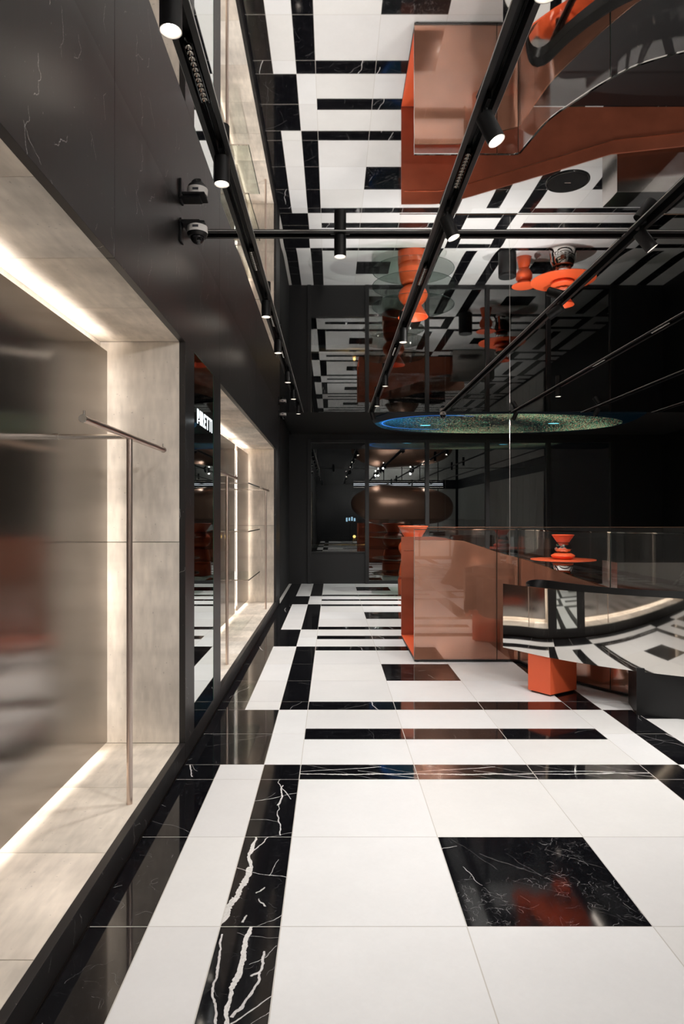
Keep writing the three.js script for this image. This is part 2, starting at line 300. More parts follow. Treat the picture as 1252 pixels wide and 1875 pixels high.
// ---------------------------------------------------------------- left wall with two lit niches
const wallL = struct('wall_left', 'black stone wall with two lit concrete niches', 'wall');
const stone = (x0, x1, y0, y1, d0, d1, name = 'stone_panel') => part(wallL, numbered(name), metreUV(boxG(x0, x1, y0, y1, d0, d1, 0.0015), 1.3, rr(0, 1), rr(0, 1)), M.wallStone);
const NICHES = [[-0.9, 3.57, [[-0.8, 3.46]]], [4.70, 9.36, [[4.8, 8.0], [8.2, 9.28]]]];
{ // fascia above the niches
  const js = [DB, -4.4, -2.1, 0.16, 2.41, 4.66, 6.91, 9.16, 10.0];
  for (let i = 0; i < js.length - 1; i++) stone(XI, XW, NT, H + 0.03, js[i] + 0.0012, js[i + 1] - 0.0012);
  const bs = [DB, -3, -0.9, 1.35, 3.57, 4.70, 6.95, 9.36, 10.0];
  for (let i = 0; i < bs.length - 1; i++) stone(XI, XW, 0.012, NB, bs[i] + 0.0008, bs[i + 1] - 0.0008, 'stone_curb');
  slab(wallL, 'metal_skirting', mat(0x3a332f, 0.35, 1), XW - 0.004, XW + 0.004, 0, 0.012, DB, 10.0);
  // piers between the niches
  stone(XI, XW, NB, NT, DB, -3); stone(XI, XW, NB, NT, -3, -0.9); stone(XI, XW, NB, NT, 3.57, 3.80); stone(XI, XW, NB, NT, 4.41, 4.70); stone(XI, XW, NB, NT, 9.36, 10.0);
  slab(wallL, 'wall_core', M.blackMatt, XB - 0.25, XI, NT + 0.03, H + 0.3, DB, 10.0);
  slab(wallL, 'wall_core', M.blackMatt, XB - 0.25, XI, 0, NT + 0.03, DB, -0.93);
  slab(wallL, 'wall_core', M.blackMatt, XB - 0.25, XI, 0, NT + 0.03, 3.60, 4.67);
  slab(wallL, 'wall_core', M.blackMatt, XB - 0.25, XI, 0, NT + 0.03, 9.39, 10.0);
  slab(wallL, 'wall_core', M.blackMatt, XB - 0.25, XW - 0.05, 0, H + 0.3, 10.0, DF + 0.2);
  slab(wallL, 'wall_core', M.blackMatt, XB - 0.25, XB - 0.02, 0, NT + 0.03, -0.93, 9.39);
}
const conc = (...a) => part(wallL, numbered('concrete_slab'), metreUV(boxG(...a, 0.002), 1.3, rr(0, 1), rr(0, 1)), M.concrete[Math.floor(rnd() * 3)]);
function led(w, l, pos, look, k = 1) {        // a glowing strip and the light just in front of it
  const s = part(wallL, numbered('led_strip'), new THREE.BoxGeometry(0.012, 0.012, l), M.ledGlow, pos);
  s.lookAt && (s.rotation.set(0, 0, 0));
  if (w === 'v') s.rotation.x = Math.PI / 2;
  const a = new THREE.RectAreaLight(0xfff8f1, LED_NIT * k, w === 'v' ? 0.02 : 0.02, l);
  a.name = 'strip_light'; a.position.set(pos[0] + look[0] * 0.012, pos[1] + look[1] * 0.012, pos[2] + look[2] * 0.012);
  // the area light shines along its own -z; its height (local y) runs along the strip
  const zAxis = new THREE.Vector3(-look[0], -look[1], -look[2]), yAxis = w === 'v' ? new THREE.Vector3(0, 1, 0) : new THREE.Vector3(0, 0, 1), xAxis = new THREE.Vector3().crossVectors(yAxis, zAxis);
  a.quaternion.setFromRotationMatrix(new THREE.Matrix4().makeBasis(xAxis, yAxis, zAxis)); scene.add(a);
}
for (const [n0, n1, panels] of NICHES) {
  const js = []; for (let d = n1; d > n0 + 0.1; d -= 0.58) js.unshift(d); js.unshift(n0);
  for (let i = 0; i < js.length - 1; i++) {
    conc(XB - 0.02, XI, NT, NT + 0.03, js[i] + 0.0012, js[i + 1] - 0.0012);
    conc(XB - 0.02, XI, NB - 0.05, NB, js[i] + 0.0012, js[i + 1] - 0.0012);
  }
  for (const [a, b] of [[n0 - 0.03, n0], [n1, n1 + 0.03]]) { conc(XB - 0.02, XI, NB, 1.197, a, b); conc(XB - 0.02, XI, 1.2, NT, a, b); }
  conc(XB - 0.02, XB, NB, NT, n0, n1);
  for (const [a, b] of panels) {
    const g = metreUV(boxG(XP - 0.02, XP, 0.155, 2.205, a, b, 0.001), 1); part(wallL, numbered('steel_panel'), g, M.steel);
    led('h', b - a - 0.04, [XP - 0.04, 2.17, -(a + b) / 2], [0, 1, 0]);
    led('h', b - a - 0.04, [XP - 0.04, 0.185, -(a + b) / 2], [0, -1, 0], 0.4);
    led('v', 1.96, [XP - 0.04, 1.18, -(b - 0.03)], [0, 0, -1], 0.3);
    led('v', 1.96, [XP - 0.04, 1.18, -(a + 0.03)], [0, 0, 1], 0.3);
  }
}
// dark mirror on the pier, with the illuminated sign
const pm = thing('wall_mirror', 'tall mirror with green glass edge set in the black stone pier', 'mirror', null, [XW - 0.006, NB, -4.105]);
part(pm, 'mirror_glass', new THREE.BoxGeometry(0.012, NT - NB, 0.606), M.darkMirror, [0, (NT - NB) / 2, 0]);
part(pm, 'glass_edge', new THREE.BoxGeometry(0.012, 0.003, 0.606), M.greenEdge, [0.0005, NT - NB - 0.0015, 0], 'green glass edge');
part(pm, 'glass_edge', new THREE.BoxGeometry(0.012, NT - NB, 0.003), M.greenEdge, [0.0005, (NT - NB) / 2, -0.3045], 'green glass edge');
const font = await new FontLoader().loadAsync('fonts/droid/droid_sans_bold.typeface.json');
const sign = thing('lettering_sign', 'small illuminated white capital letters on the mirror of the black pier', 'sign', null, [XW + 0.0003, 1.887, -3.885], Math.PI / 2);
{
  const glow = mat(0x000000, 0.5, 0, { emissive: 0xf4fbff, emissiveIntensity: 1.3 });
  const widths = []; let x = 0; const letters = [];
  for (const ch of 'PIRETTI') { const g = ch === 'I' ? new THREE.BoxGeometry(0.02, 0.1, 0.0012).translate(0, 0.05, 0.0006) : new TextGeometry(ch, { font, size: 0.1, depth: 0.0012, curveSegments: 6 }); g.computeBoundingBox(); const b = g.boundingBox; letters.push([ch, g, x - b.min.x]); x += b.max.x - b.min.x + 0.022; widths.push(b); }
  const sx = 0.50 / x, tall = widths[0].max.y - widths[0].min.y, sy = 0.087 / tall;
  for (const [ch, g, at] of letters) { if (ch === 'I') g.scale(1, tall / 0.1, 1); g.translate(at, 0, 0); g.scale(sx, sy, 1); part(sign, 'letter', g, glow); }
  const l = new THREE.PointLight(0xf4fbff, 0.004); l.name = 'sign_light'; l.position.set(XW + 0.03, 1.93, -4.09); l.castShadow = true; l.shadow.radius = 0.05; scene.add(l);
}
// clothes rails
function rail(label, x, d, d0, d1, wallBar) {
  const t = thing('clothes_rail', label, 'clothes rail', 'steel clothes rails in the wall niches', [x, NB, -d]);
  const h = 1.680 - NB;
  part(t, 'post', cyl(0.0125, 0.0125, h - 0.01, 24), M.satinSteel, [0, (h - 0.01) / 2, 0]);
  const r = part(t, 'hanging_bar', cyl(0.0125, 0.0125, d1 - d0, 24), M.satinSteel, [0, h, d - (d0 + d1) / 2]); r.rotation.x = Math.PI / 2;
  for (const e of [d0, d1]) { part(t, 'end_cap', cyl(0.0145, 0.0145, 0.006, 24), M.paleSteel, [0, h, d - e]).rotation.x = Math.PI / 2; part(t, 'stop_pin', cyl(0.003, 0.003, 0.02, 10), M.paleSteel, [0, h + 0.02, d - (e === d0 ? e + 0.012 : e - 0.012)]); }
  if (wallBar) { const L = x - XP; part(t, 'wall_bar', cyl(0.011, 0.011, L, 24), M.paleSteel, [-L / 2, h, 0]).rotation.z = Math.PI / 2; part(t, 'wall_rosette', cyl(0.014, 0.014, 0.012, 24), M.paleSteel, [-L + 0.006, h, 0]).rotation.z = Math.PI / 2; }
}
rail('tall steel clothes rail standing in the nearest concrete niche', -0.866, 2.818, 2.29, 3.386, true);
rail('steel clothes rail in the second niche, right behind the black pier', -0.868, 5.446, 4.87, 5.97, true);
rail('steel clothes rail at the far end of the second niche', -0.872, 8.66, 8.14, 9.05, true);
[[1.682, 'top'], [1.180, 'middle'], [0.673, 'bottom']].forEach(([y, w]) => {
  const t = thing('glass_shelf', `clear glass shelf in the second niche, ${w} one of three`, 'shelf', 'glass shelves in the second niche', [0, y, 0]);
  slab(t, 'glass_plate', M.shelfGlass, XP, -0.872, -0.010, 0, 6.86, 7.90);
  slab(t, 'front_edge', M.glassEdge, -0.872, -0.866, -0.010, 0.002, 6.86, 7.90, 0, 'dark front edge');
  slab(t, 'side_edge', M.paleSteel, XP, -0.872, -0.010, 0.001, 6.853, 6.86);
  if (w === 'top') { slab(t, 'hanging_rod', M.paleSteel, XP, -0.872, -0.075, -0.065, 6.86, 6.87); }
});

// ---------------------------------------------------------------- ceiling: mirror panels between black light tracks
const ceil = struct('ceiling', 'mirror panel ceiling divided by recessed black light tracks', 'ceiling');
const TX = [-0.487, 0.6, 1.695, 2.785, 3.875, 4.965], TW = 0.045, CX0 = 3.681, CX1 = 3.774, DM = 10.17;
slab(ceil, 'ceiling_slab', M.blackMatt, XB - 0.25, XR + 0.2, H + 0.07, H + 0.3, DB - 0.2, DF + 0.2);
slab(ceil, 'black_soffit', M.blackMatt, XW, XR, H, H + 0.07, DM, DF + 0.1);
function mirrorPanel(x0, x1, d0, d1, wave0, wave1) {   // film sags a hair toward the profile it is clipped to
  const nz = 90, g = new THREE.PlaneGeometry(x1 - x0, d1 - d0, 1, nz); g.rotateX(Math.PI / 2);
  const p = g.attributes.position, L = d1 - d0;
  for (let i = 0; i < p.count; i++) {
    const d = (d0 + d1) / 2 - p.getZ(i) - 0; let y = 0;
    const a = d - d0, b = d1 - d;
    if (wave0) y += 0.0011 * Math.exp(-a * a / 0.012); if (wave1) y += 0.0011 * Math.exp(-b * b / 0.02);
    p.setY(i, y);
  }
  g.translate((x0 + x1) / 2, 0, -(d0 + d1) / 2);
  // recompute after translating: d was measured about the panel's middle
  g.computeVertexNormals(); part(ceil, numbered('mirror_panel'), g, M.mirror, [0, H, 0]);
}
const edges = [XW, ...TX.flatMap(x => [x - TW, x + TW]), XR];
for (let i = 0; i < edges.length; i += 2) { mirrorPanel(edges[i], edges[i + 1], DB, CX0, false, true); mirrorPanel(edges[i], edges[i + 1], CX1, DM, true, false); }
for (let i = 0; i < edges.length; i += 2) slab(ceil, 'panel_backing', M.blackMatt, edges[i], edges[i + 1], H + 0.01, H + 0.07, DB, CX0), slab(ceil, 'panel_backing', M.blackMatt, edges[i], edges[i + 1], H + 0.01, H + 0.07, CX1, DM);
const trackNames = ['leftmost light track, running beside the stone wall', 'second light track from the left wall', 'third light track from the left wall', 'fourth light track from the left wall', 'fifth light track from the left wall', 'light track nearest the right wall'];
const trimMat = mat(0xe8e6e2, 0.5);
TX.forEach((x, i) => {
  const t = thing('light_track', 'long black ' + trackNames[i], 'light track', 'black ceiling light tracks', [x, H, 0]);
  for (const [a, b] of [[DB, DM]]) {
    slab(t, 'track_bed', M.blackMatt, -TW, TW, 0.045, 0.065, a, b);
    for (const s of [-1, 1]) {
      const e = s < 0 ? [-TW, -0.024] : [0.024, TW];
      slab(t, 'flange', M.black, e[0], e[1], -0.006, 0.045, a, b);
      slab(t, 'contact_rail', M.blackGloss, s < 0 ? -0.018 : 0.010, s < 0 ? -0.010 : 0.018, 0.036, 0.045, a, b);
      slab(t, 'edge_trim', trimMat, s * (TW + 0.0012) - 0.0012, s * (TW + 0.0012) + 0.0012, -0.0015, 0.0, a, b);
    }
  }
});
{
  const t = thing('light_track', 'thin black light track crossing the ceiling from the left wall to the right', 'light track', 'black ceiling light tracks', [0, H, -(CX0 + CX1) / 2]);
  const h = (CX1 - CX0) / 2;
  for (let i = 0; i < edges.length; i += 2) {
    const a = edges[i] + 0.003, b = edges[i + 1] - 0.003;
    slab(t, 'track_bed', M.blackMatt, a, b, 0.045, 0.065, -h, h);
    for (const s of [-1, 1]) { const e = s < 0 ? [-h, -0.024] : [0.024, h]; slab(t, 'flange', M.black, a, b, -0.006, 0.045, e[0], e[1]); slab(t, 'edge_trim', trimMat, a, b, -0.0015, 0, s * (h + 0.0012) - 0.0012, s * (h + 0.0012) + 0.0012); }
  }
}
// spotlights: black tubes plugged into the tracks
const tubeG = cyl(0.034, 0.034, 0.116, 40, true), tubeIn = lathe([[0.034, -0.058], [0.0315, -0.058], [0.021, -0.035], [0.021, -0.023]], 40), capG = cyl(0.034, 0.034, 0.003, 40), lensG = cyl(0.0205, 0.0205, 0.004, 32);
const adaptG = new RoundedBoxGeometry(0.016, 0.036, 0.11, 2, 0.003), stemG = cyl(0.008, 0.008, 0.04, 16);
function spot(label, x, d, dir, power = 1, turn = 0) {   // dir: unit-ish vector the tube points along
  const t = thing('track_spotlight', label, 'spotlight', 'black cylinder spotlights on the ceiling tracks', [x, H, -d], turn);
  part(t, 'adapter', adaptG, M.black, [0, 0.016, 0]); part(t, 'stem', stemG, M.black, [0, -0.012, 0]);
  const v = new THREE.Vector3(...dir).normalize(), body = new THREE.Group(); body.name = 'lamp_head';
  const low = Math.hypot(v.x, v.z) > 0.1 ? 0.05 : 0.03; body.position.set(0, -low, 0); if (low > 0.03) part(t, 'hinge', new THREE.SphereGeometry(0.014, 16, 10), M.black, [0, -0.03, 0]); body.quaternion.setFromUnitVectors(new THREE.Vector3(0, -1, 0), v); t.add(body);
  const tube = part(body, 'tube', tubeG, M.black, [0, -0.04, 0]); part(body, 'rear_cap', capG, M.black, [0, 0.017, 0]);
  part(body, 'reflector_cup', tubeIn, M.lampCup, [0, -0.04, 0]); part(body, 'lamp_lens', lensG, M.lampGlow, [0, -0.066, 0]);
  const o = new THREE.Vector3(x, H - low, -d).addScaledVector(v, 0.1);
  const i0 = x < 0; const l = new THREE.SpotLight(0xfffbf7, SPOT_CD * power, 0, i0 ? 0.6 : 0.92, 0.9, 2); l.name = 'spot_beam'; l.position.copy(o); l.target.position.copy(o).addScaledVector(v, 2); scene.add(l, l.target);
  l.castShadow = true; l.shadow.radius = 1.2; l.shadow.mapSize.set(1024, 1024);
}
const DN = [0, -1, 0];
const ord = ['nearest', 'second nearest', 'third nearest', 'fourth nearest', 'fifth nearest', 'sixth nearest', 'farthest'];
[1.99, 2.91, 4.86, 5.94, 7.26, 8.30, 9.5].forEach((d, i) => spot(`black tube spotlight on the leftmost track, ${ord[i]} of seven in view`, TX[0], d, DN, [0.75, 0.8, 1.1, 1.1, 1.2, 1.2, 1.4][i]));
spot('upright black tube spotlight at the top edge of the photo on the second track', TX[1], 1.85, DN, 0.45);
spot('tilted black tube spotlight on the second track before the crossing', TX[1], 2.57, [0.42, -1, 0.18], 0.6);
spot('bright tilted tube spotlight on the second track just before the crossing', TX[1], 3.45, [0.38, -1, 0.1], 0.9);
[[5.57, 'first'], [7.47, 'second'], [8.83, 'third']].forEach(([d, w]) => spot(`black tube spotlight on the second track, ${w} beyond the crossing`, TX[1], d, DN, d > 8 ? 1.2 : 1.0));
spot('tilted black tube spotlight at the far end of the second track', TX[1], 9.9, [0.35, -1, -0.5], 2.8);
spot('black tube spotlight hanging upright from the crossing track', 0.045, (CX0 + CX1) / 2, DN, 1, Math.PI / 2);
spot('tilted black tube spotlight where the third track meets the crossing', TX[2], 3.62, [0.75, -1, 0.1]);
spot('upright black tube spotlight on the fourth track, far ahead', TX[3], 8.12, DN, 1.8);
spot('tilted black tube spotlight at the far end of the fourth track', TX[3], 10.0, [-0.35, -1, -0.55], 3.4);
spot('tilted black tube spotlight at the far end of the fifth track', TX[4], 9.6, [-0.5, -1, -0.45], 3);
// added spotlights, mostly unseen, that brighten the room, niches, counter, bronze and rear wall
[[0, 0.9, DN, 0.4], [0, -1.2, DN, 1], [1, 0.5, [-1, -1.0, -0.9], 0.5], [2, 1.0, [-1, -0.55, -1.1], 1.7], [2, 4.9, [-1, -0.62, -0.8], 1.1], [1, -1.6, DN, 1], [2, 1.6, [0, -0.75, -0.7], 1.8], [2, -0.6, DN, 1], [3, 2.6, [-0.25, -0.75, -0.7], 2], [3, 3.3, [-0.1, -0.4, 1], 3], [2, 3.0, [0.1, -0.4, 1], 3], [3, -2.6, DN, 1], [4, 4.6, DN, 1.6], [4, 6.5, DN, 1.6],
  [1, -4.5, [0, -0.6, 1], 2.5], [3, -5, [0, -0.6, 1], 2.5], [4, -1, DN, 1], [2, -6.0, [0, -1, 0.8], 2], [4, -6.0, [0, -1, 0.8], 2], [0, -6.0, [0, -1, 0.8], 1.5]].forEach(([i, d, dir, k]) => spot('added black tube spotlight on a ceiling track, for extra light', TX[i], d, dir, k));
// linear louvre modules in the tracks
const modG = new THREE.BoxGeometry(0.032, 0.014, 0.32), cellG = lathe([[0.0125, 0], [0.006, 0.016], [0.001, 0.017]], 12), dotG = cyl(0.004, 0.004, 0.002, 10);
function louvre(label, i, d) {
  const t = thing('louvre_light', label, 'track light', 'small-cell louvre lights in the tracks', [TX[i], H, -d]);
  part(t, 'housing', modG, M.blackGloss, [0, 0.027, 0]);
  for (const s of [-0.0145, 0.0145]) part(t, 'side_wall', new THREE.BoxGeometry(0.003, 0.02, 0.32), M.blackGloss, [s, 0.010, 0]);
  for (let k = 0; k < 11; k++) { const c = part(t, 'reflector_cell', cellG, M.chrome, [0, 0.0, -0.14 + k * 0.028]); part(c, 'glow_point', dotG, M.cellGlow, [0, 0.012, 0]); }
  const l = new THREE.RectAreaLight(0xfff0e0, 9, 0.03, 0.3); l.name = 'louvre_beam'; l.position.set(TX[i], H - 0.012, -d); l.rotation.x = -Math.PI / 2; scene.add(l);
}
[[0, 2.38, 'nearest on the leftmost track'], [0, 4.13, 'second on the leftmost track'], [0, 5.4, 'third on the leftmost track'], [0, 6.5, 'fourth on the leftmost track'], [1, 3.05, 'nearest on the second track'], [1, 4.4, 'second on the second track, just past the crossing'], [1, 6.4, 'third on the second track'], [3, 5.6, 'nearest on the fourth track'], [3, 6.9, 'second on the fourth track']].forEach(([i, d, w]) => louvre(`row of small louvre cells, ${w}`, i, d));
// speaker in the mirror ceiling
const sp = thing('ceiling_speaker', 'round black speaker grille set in the mirror ceiling', 'speaker', null, [1.12, H, -3.137]);
part(sp, 'grille', lathe([[0, -0.004], [0.085, -0.006], [0.092, -0.004], [0.092, 0.0]], 56), M.blackMatt); part(sp, 'rim', new THREE.TorusGeometry(0.096, 0.005, 10, 56).rotateX(Math.PI / 2), M.blackGloss, [0, -0.002, 0]);
part(sp, 'maker_plate', new THREE.BoxGeometry(0.03, 0.002, 0.004), M.paleSteel, [0, -0.0065, 0]);
// dome cameras
function dome(label, pos, s = 1, bracket = true) {
  const t = thing('security_camera', label, 'camera', null, pos);
  part(t, 'white_ring', cyl(0.052 * s, 0.054 * s, 0.036 * s, 40), M.whitePlastic, [0, 0, 0]);
  part(t, 'black_collar', cyl(0.054 * s, 0.046 * s, 0.018 * s, 40), M.black, [0, -0.027 * s, 0]);
  const g = new THREE.SphereGeometry(0.036 * s, 32, 16, 0, 6.2832, Math.PI / 2, Math.PI / 2); part(t, 'dome', g, mat(0x101012, 0.05), [0, -0.036 * s, 0]);
  part(t, 'lens', cyl(0.012 * s, 0.012 * s, 0.02 * s, 20), M.blackGloss, [0.012 * s, -0.05 * s, 0.02 * s]);
  part(t, 'data_plate', new THREE.BoxGeometry(0.03 * s, 0.012 * s, 0.002), mat(0x3a3a40, 0.5), [0, 0.002, 0.053 * s]);
  if (bracket) {
    part(t, 'mount_plate', new RoundedBoxGeometry(0.12, 0.014, 0.11, 2, 0.006), M.black, [-0.012, 0.024, 0]);
    const L = pos[0] - XW; part(t, 'bracket_arm', new RoundedBoxGeometry(L + 0.02, 0.012, 0.08, 2, 0.004), M.black, [-L / 2 + 0.01, 0.036, 0]);
    part(t, 'wall_plate', new RoundedBoxGeometry(0.012, 0.12, 0.06, 2, 0.003), M.black, [-L + 0.007, -0.005, 0]);
  } else part(t, 'mount_plate', cyl(0.05 * s, 0.05 * s, H - pos[1] - 0.018 * s, 32), M.whitePlastic, [0, (H - pos[1] + 0.018 * s) / 2, 0]);
}
dome('white dome security camera on a black wall bracket, near the crossing track', [-0.705, 2.835, -3.45]);
dome('white dome security camera at the far end of the stone wall', [-0.73, 2.835, -9.75]);
dome('small white dome camera at the far end of the third track', [1.70, 2.90, -10.12], 0.9, false);

// ---------------------------------------------------------------- window wall ahead, other walls
const wf = struct('wall_far', 'black framed wall around the shop windows', 'wall');
const WT = 2.83, MUL = [-0.45, 0.685, 1.865, 3.05, 4.25, 5.5];
slab(wf, 'wall_panel', M.blackWall, XB, MUL[0] - 0.035, 0, H + 0.2, DF, DF + 0.18);
slab(wf, 'wall_panel', M.blackWall, MUL[5] + 0.035, XR + 0.2, 0, H + 0.2, DF, DF + 0.18);
slab(wf, 'window_head', M.blackWall, MUL[0] - 0.035, MUL[5] + 0.035, WT, H + 0.2, DF, DF + 0.18);
MUL.forEach(x => slab(wf, 'mullion', M.black, x - 0.038, x + 0.038, 0, WT, DF - 0.03, DF + 0.08, 0.003));
for (let i = 0; i < 5; i++) {
  const w = struct(`window_${i + 1}`, ['window above a solid black panel beside the left wall', 'tall window second from the left', 'tall middle window', 'tall window fourth from the left', 'dark tall window at the right'][i], 'window');
  const y0 = i === 0 ? 0.63 : 0.06, a = MUL[i] + 0.038, b = MUL[i + 1] - 0.038;
  if (i === 0) slab(w, 'solid_panel', M.blackWall, a, b, 0, y0 - 0.03, DF, DF + 0.1);
  slab(w, 'bottom_frame', M.black, a, b, y0 - 0.03 * (i === 0 ? 1 : 2), y0, DF - 0.02, DF + 0.08, 0.002);
  slab(w, 'top_frame', M.black, a, b, WT - 0.06, WT, DF - 0.02, DF + 0.08, 0.002);
  slab(w, 'pane', M.windowGlass, a, b, y0, WT - 0.06, DF + 0.03, DF + 0.036);
}
const wr = struct('wall_right', 'right wall, pale panelled beside the camera and black farther on', 'wall'); slab(wr, 'wall_core', M.blackWall, XR, XR + 0.2, 0, H + 0.2, DB, DF);
for (let d = DB + 0.1; d < 5.2; d += 0.72) slab(wr, numbered('pale_panel'), M.paleWall, XR - 0.03, XR, 0.1, 2.7, d, d + 0.7, 0.004);
const wb = struct('wall_rear', 'rear wall behind the camera, black with pale panels', 'wall');
slab(wb, 'wall_core', M.blackWall, XB, XR + 0.2, 0, H + 0.2, DB - 0.2, DB);
for (let x = 1.75; x < XR - 0.8; x += 0.93) slab(wb, numbered('wall_panel'), M.paleWall, x, x + 0.88, 0.1, 2.7, DB, DB + 0.03, 0.004);
{ const s = part(wb, 'cove_light', new THREE.BoxGeometry(4.6, 0.03, 0.03), M.coveGlow, [3.4, 2.895, -(DB + 0.02)]); const l = new THREE.RectAreaLight(0xfff2e4, 5, 4.6, 0.03); l.name = 'cove_beam'; l.position.set(3.4, 2.78, -(DB + 0.07)); l.lookAt(3.4, 1.8, -(DB + 0.2)); scene.add(l); }

// ---------------------------------------------------------------- glass and copper counter
const FRONT = [...curve([[0.75, 6.03], [1.2, 6.03], [1.66, 6.03]], 12), ...curve([[1.70, 6.02], [1.735, 5.82], [1.80, 5.51], [1.935, 5.25], [2.075, 5.02], [2.22, 4.85], [2.5, 4.70], [2.95, 4.58], [3.5, 4.5], [4.3, 4.46]], 64)];
const lerpY = tab => x => { if (x <= tab[0][0]) return tab[0][1]; for (let i = 1; i < tab.length; i++) if (x <= tab[i][0]) { const [a, b] = [tab[i - 1], tab[i]]; return a[1] + (b[1] - a[1]) * (x - a[0]) / (b[0] - a[0]); } return tab[tab.length - 1][1]; };
const frontTop = lerpY([[1.19, 1.112], [1.56, 0.99], [1.715, 0.952], [1.86, 0.88], [2.046, 0.808], [2.3, 0.72], [2.7, 0.58], [3.2, 0.5], [4.3, 0.45]]);
const rearTop = lerpY([[1.2, 1.108], [2.32, 0.775], [3.07, 0.545], [4.4, 0.40]]);
const GT = 1.21;
const counter = thing('display_counter', 'long curved glass counter lined with copper sheet and orange base', 'counter');
{
  const seg = (f) => FRONT.filter(f);
  const near = (x, d) => FRONT.reduce((b, p, i) => Math.hypot(p[0] - x, p[1] - d) < Math.hypot(FRONT[b][0] - x, FRONT[b][1] - d) ? i : b, 0);
  const cuts = [0, near(1.48, 6.03), near(1.70, 6.02), near(2.105, 4.98), near(2.95, 4.58), FRONT.length - 1];
  for (let i = 0; i < cuts.length - 1; i++) {
    const p = FRONT.slice(cuts[i], cuts[i + 1] + 1);
    part(counter, numbered('front_glass'), ribbon(p, 0.010, 0.02, GT, 1), M.glass);
    part(counter, numbered('glass_top_edge'), ribbon(p, 0.02, GT, GT + 0.008, 1), M.chrome, null, 'bright polished glass edge');
    if (i) { const q = p[0]; part(counter, numbered('glass_seam'), new THREE.BoxGeometry(0.004, GT - 0.02, 0.012), M.glassEdge, [q[0], (GT + 0.02) / 2, -q[1] - 0.006]); }
  }
  part(counter, 'glass_seam', new THREE.BoxGeometry(0.004, GT - 0.02, 0.012), M.paleSteel, [0.75, (GT + 0.02) / 2, -6.036]);
  const inner = FRONT.map((p, i) => { const a = FRONT[Math.max(0, i - 1)], b = FRONT[Math.min(FRONT.length - 1, i + 1)], l = Math.hypot(b[0] - a[0], b[1] - a[1]); return [p[0] - (b[1] - a[1]) / l * 0.02, p[1] + (b[0] - a[0]) / l * 0.02]; });
  part(counter, 'front_copper_sheet', ribbon(inner, 0.008, 0.02, frontTop, 1), M.copper);
  part(counter, 'front_sheet_edge', ribbon(inner, 0.009, x => frontTop(x), x => frontTop(x) + 0.003, 1), M.copperTrim);
  const rear = curve([[0.76, 7.25], [2, 7.25], [3.2, 7.25], [4.4, 7.25]], 30);
  part(counter, 'rear_copper_sheet', ribbon(rear, 0.02, 0.03, rearTop, 1), M.copperSoft);
  part(counter, 'copper_bead', ribbon(rear.map(p => [p[0] + 0.03, p[1] - 0.012]), 0.012, x => rearTop(x - 0.03) - 0.152, x => rearTop(x - 0.03) - 0.146, 1), M.copperTrim, null, 'bright copper line below the rim');
  part(counter, 'rear_glass', boxG(0.745, 4.4, 0.5, GT, 7.30, 7.31), M.glass);
  part(counter, 'rear_glass_edge', boxG(0.745, 4.4, GT, GT + 0.005, 7.298, 7.312), M.copperTrim);
  part(counter, 'base_plate', plate([...FRONT.map(p => [p[0] + 0.004, p[1] + 0.01]), [4.3, 7.25], [0.76, 7.25]], 0.006, 0.022), M.black);
  part(counter, 'orange_floor', plate([...FRONT.filter(p => p[0] < 1.69).map(p => [p[0] + 0.01, p[1] + 0.035]), [1.68, 7.24], [0.76, 7.24]], 0.0225, 0.032), M.orange);
  for (const [x, d] of [[0.78, 6.06], [0.78, 7.2], [1.6, 6.07], [4.2, 7.1], [2.6, 4.75]]) part(counter, 'foot', cyl(0.02, 0.02, 0.006, 16), M.black, [x, 0.003, -d]);
}
// ---------------------------------------------------------------- mirror-polished curved bench in front of it
const bench = thing('curved_display_bench', 'low curved mirror-polished steel bench on an orange cube and a black block', 'bench');
{
  const fr = curve([[1.36, 5.25], [1.6, 4.87], [1.92, 4.545], [2.29, 4.29], [2.75, 4.08], [3.25, 3.95], [3.7, 3.9]], 60);
  part(bench, 'polished_front', ribbon(fr, 0.016, 0.293, 0.80, 1), M.chrome);
  const back = curve([[3.7, 4.38], [3.4, 4.40], [2.9, 4.48], [2.47, 4.60], [2.15, 4.76], [1.99, 4.94], [1.86, 5.17], [1.755, 5.43], [1.70, 5.46], [1.63, 5.42], [1.52, 5.18], [1.50, 5.06]], 50);
  const frI = fr.filter(p => p[0] > 1.51).map(p => [p[0] + 0.014, p[1] + 0.016]);
  part(bench, 'polished_top', plate([...frI, ...back], 0.70, 0.735, 0.002), M.chrome);
  part(bench, 'black_upstand', ribbon(back, 0.012, 0.736, 0.812, 1), M.black);
  part(bench, 'inner_body', plate([...frI.map(p => [p[0] + 0.004, p[1] + 0.01]), ...back.slice(0, -4)], 0.30, 0.699), M.black);
  // orange cube foot, turned
  const dirA = [-0.117, 0.16], dirB = [0.253, 0.16], fc = [1.612, 4.872];
  const q = [fc, [fc[0] + dirB[0], fc[1] + dirB[1]], [fc[0] + dirB[0] + dirA[0], fc[1] + dirB[1] + dirA[1]], [fc[0] + dirA[0], fc[1] + dirA[1]]];
  part(bench, 'orange_cube', plate(q, 0.014, 0.33, 0.002), M.orange);
  part(bench, 'cube_plinth', plate(q.map(p => [1.68 + (p[0] - 1.68) * 0.86, 5.03 + (p[1] - 5.03) * 0.86]), 0, 0.0145), M.black);
  const bf = [2.045, 4.43];
  part(bench, 'black_block', plate([bf, [2.75, 4.19], [2.9, 4.5], [2.12, 4.72]], 0, 0.32, 0.002), M.black);
}
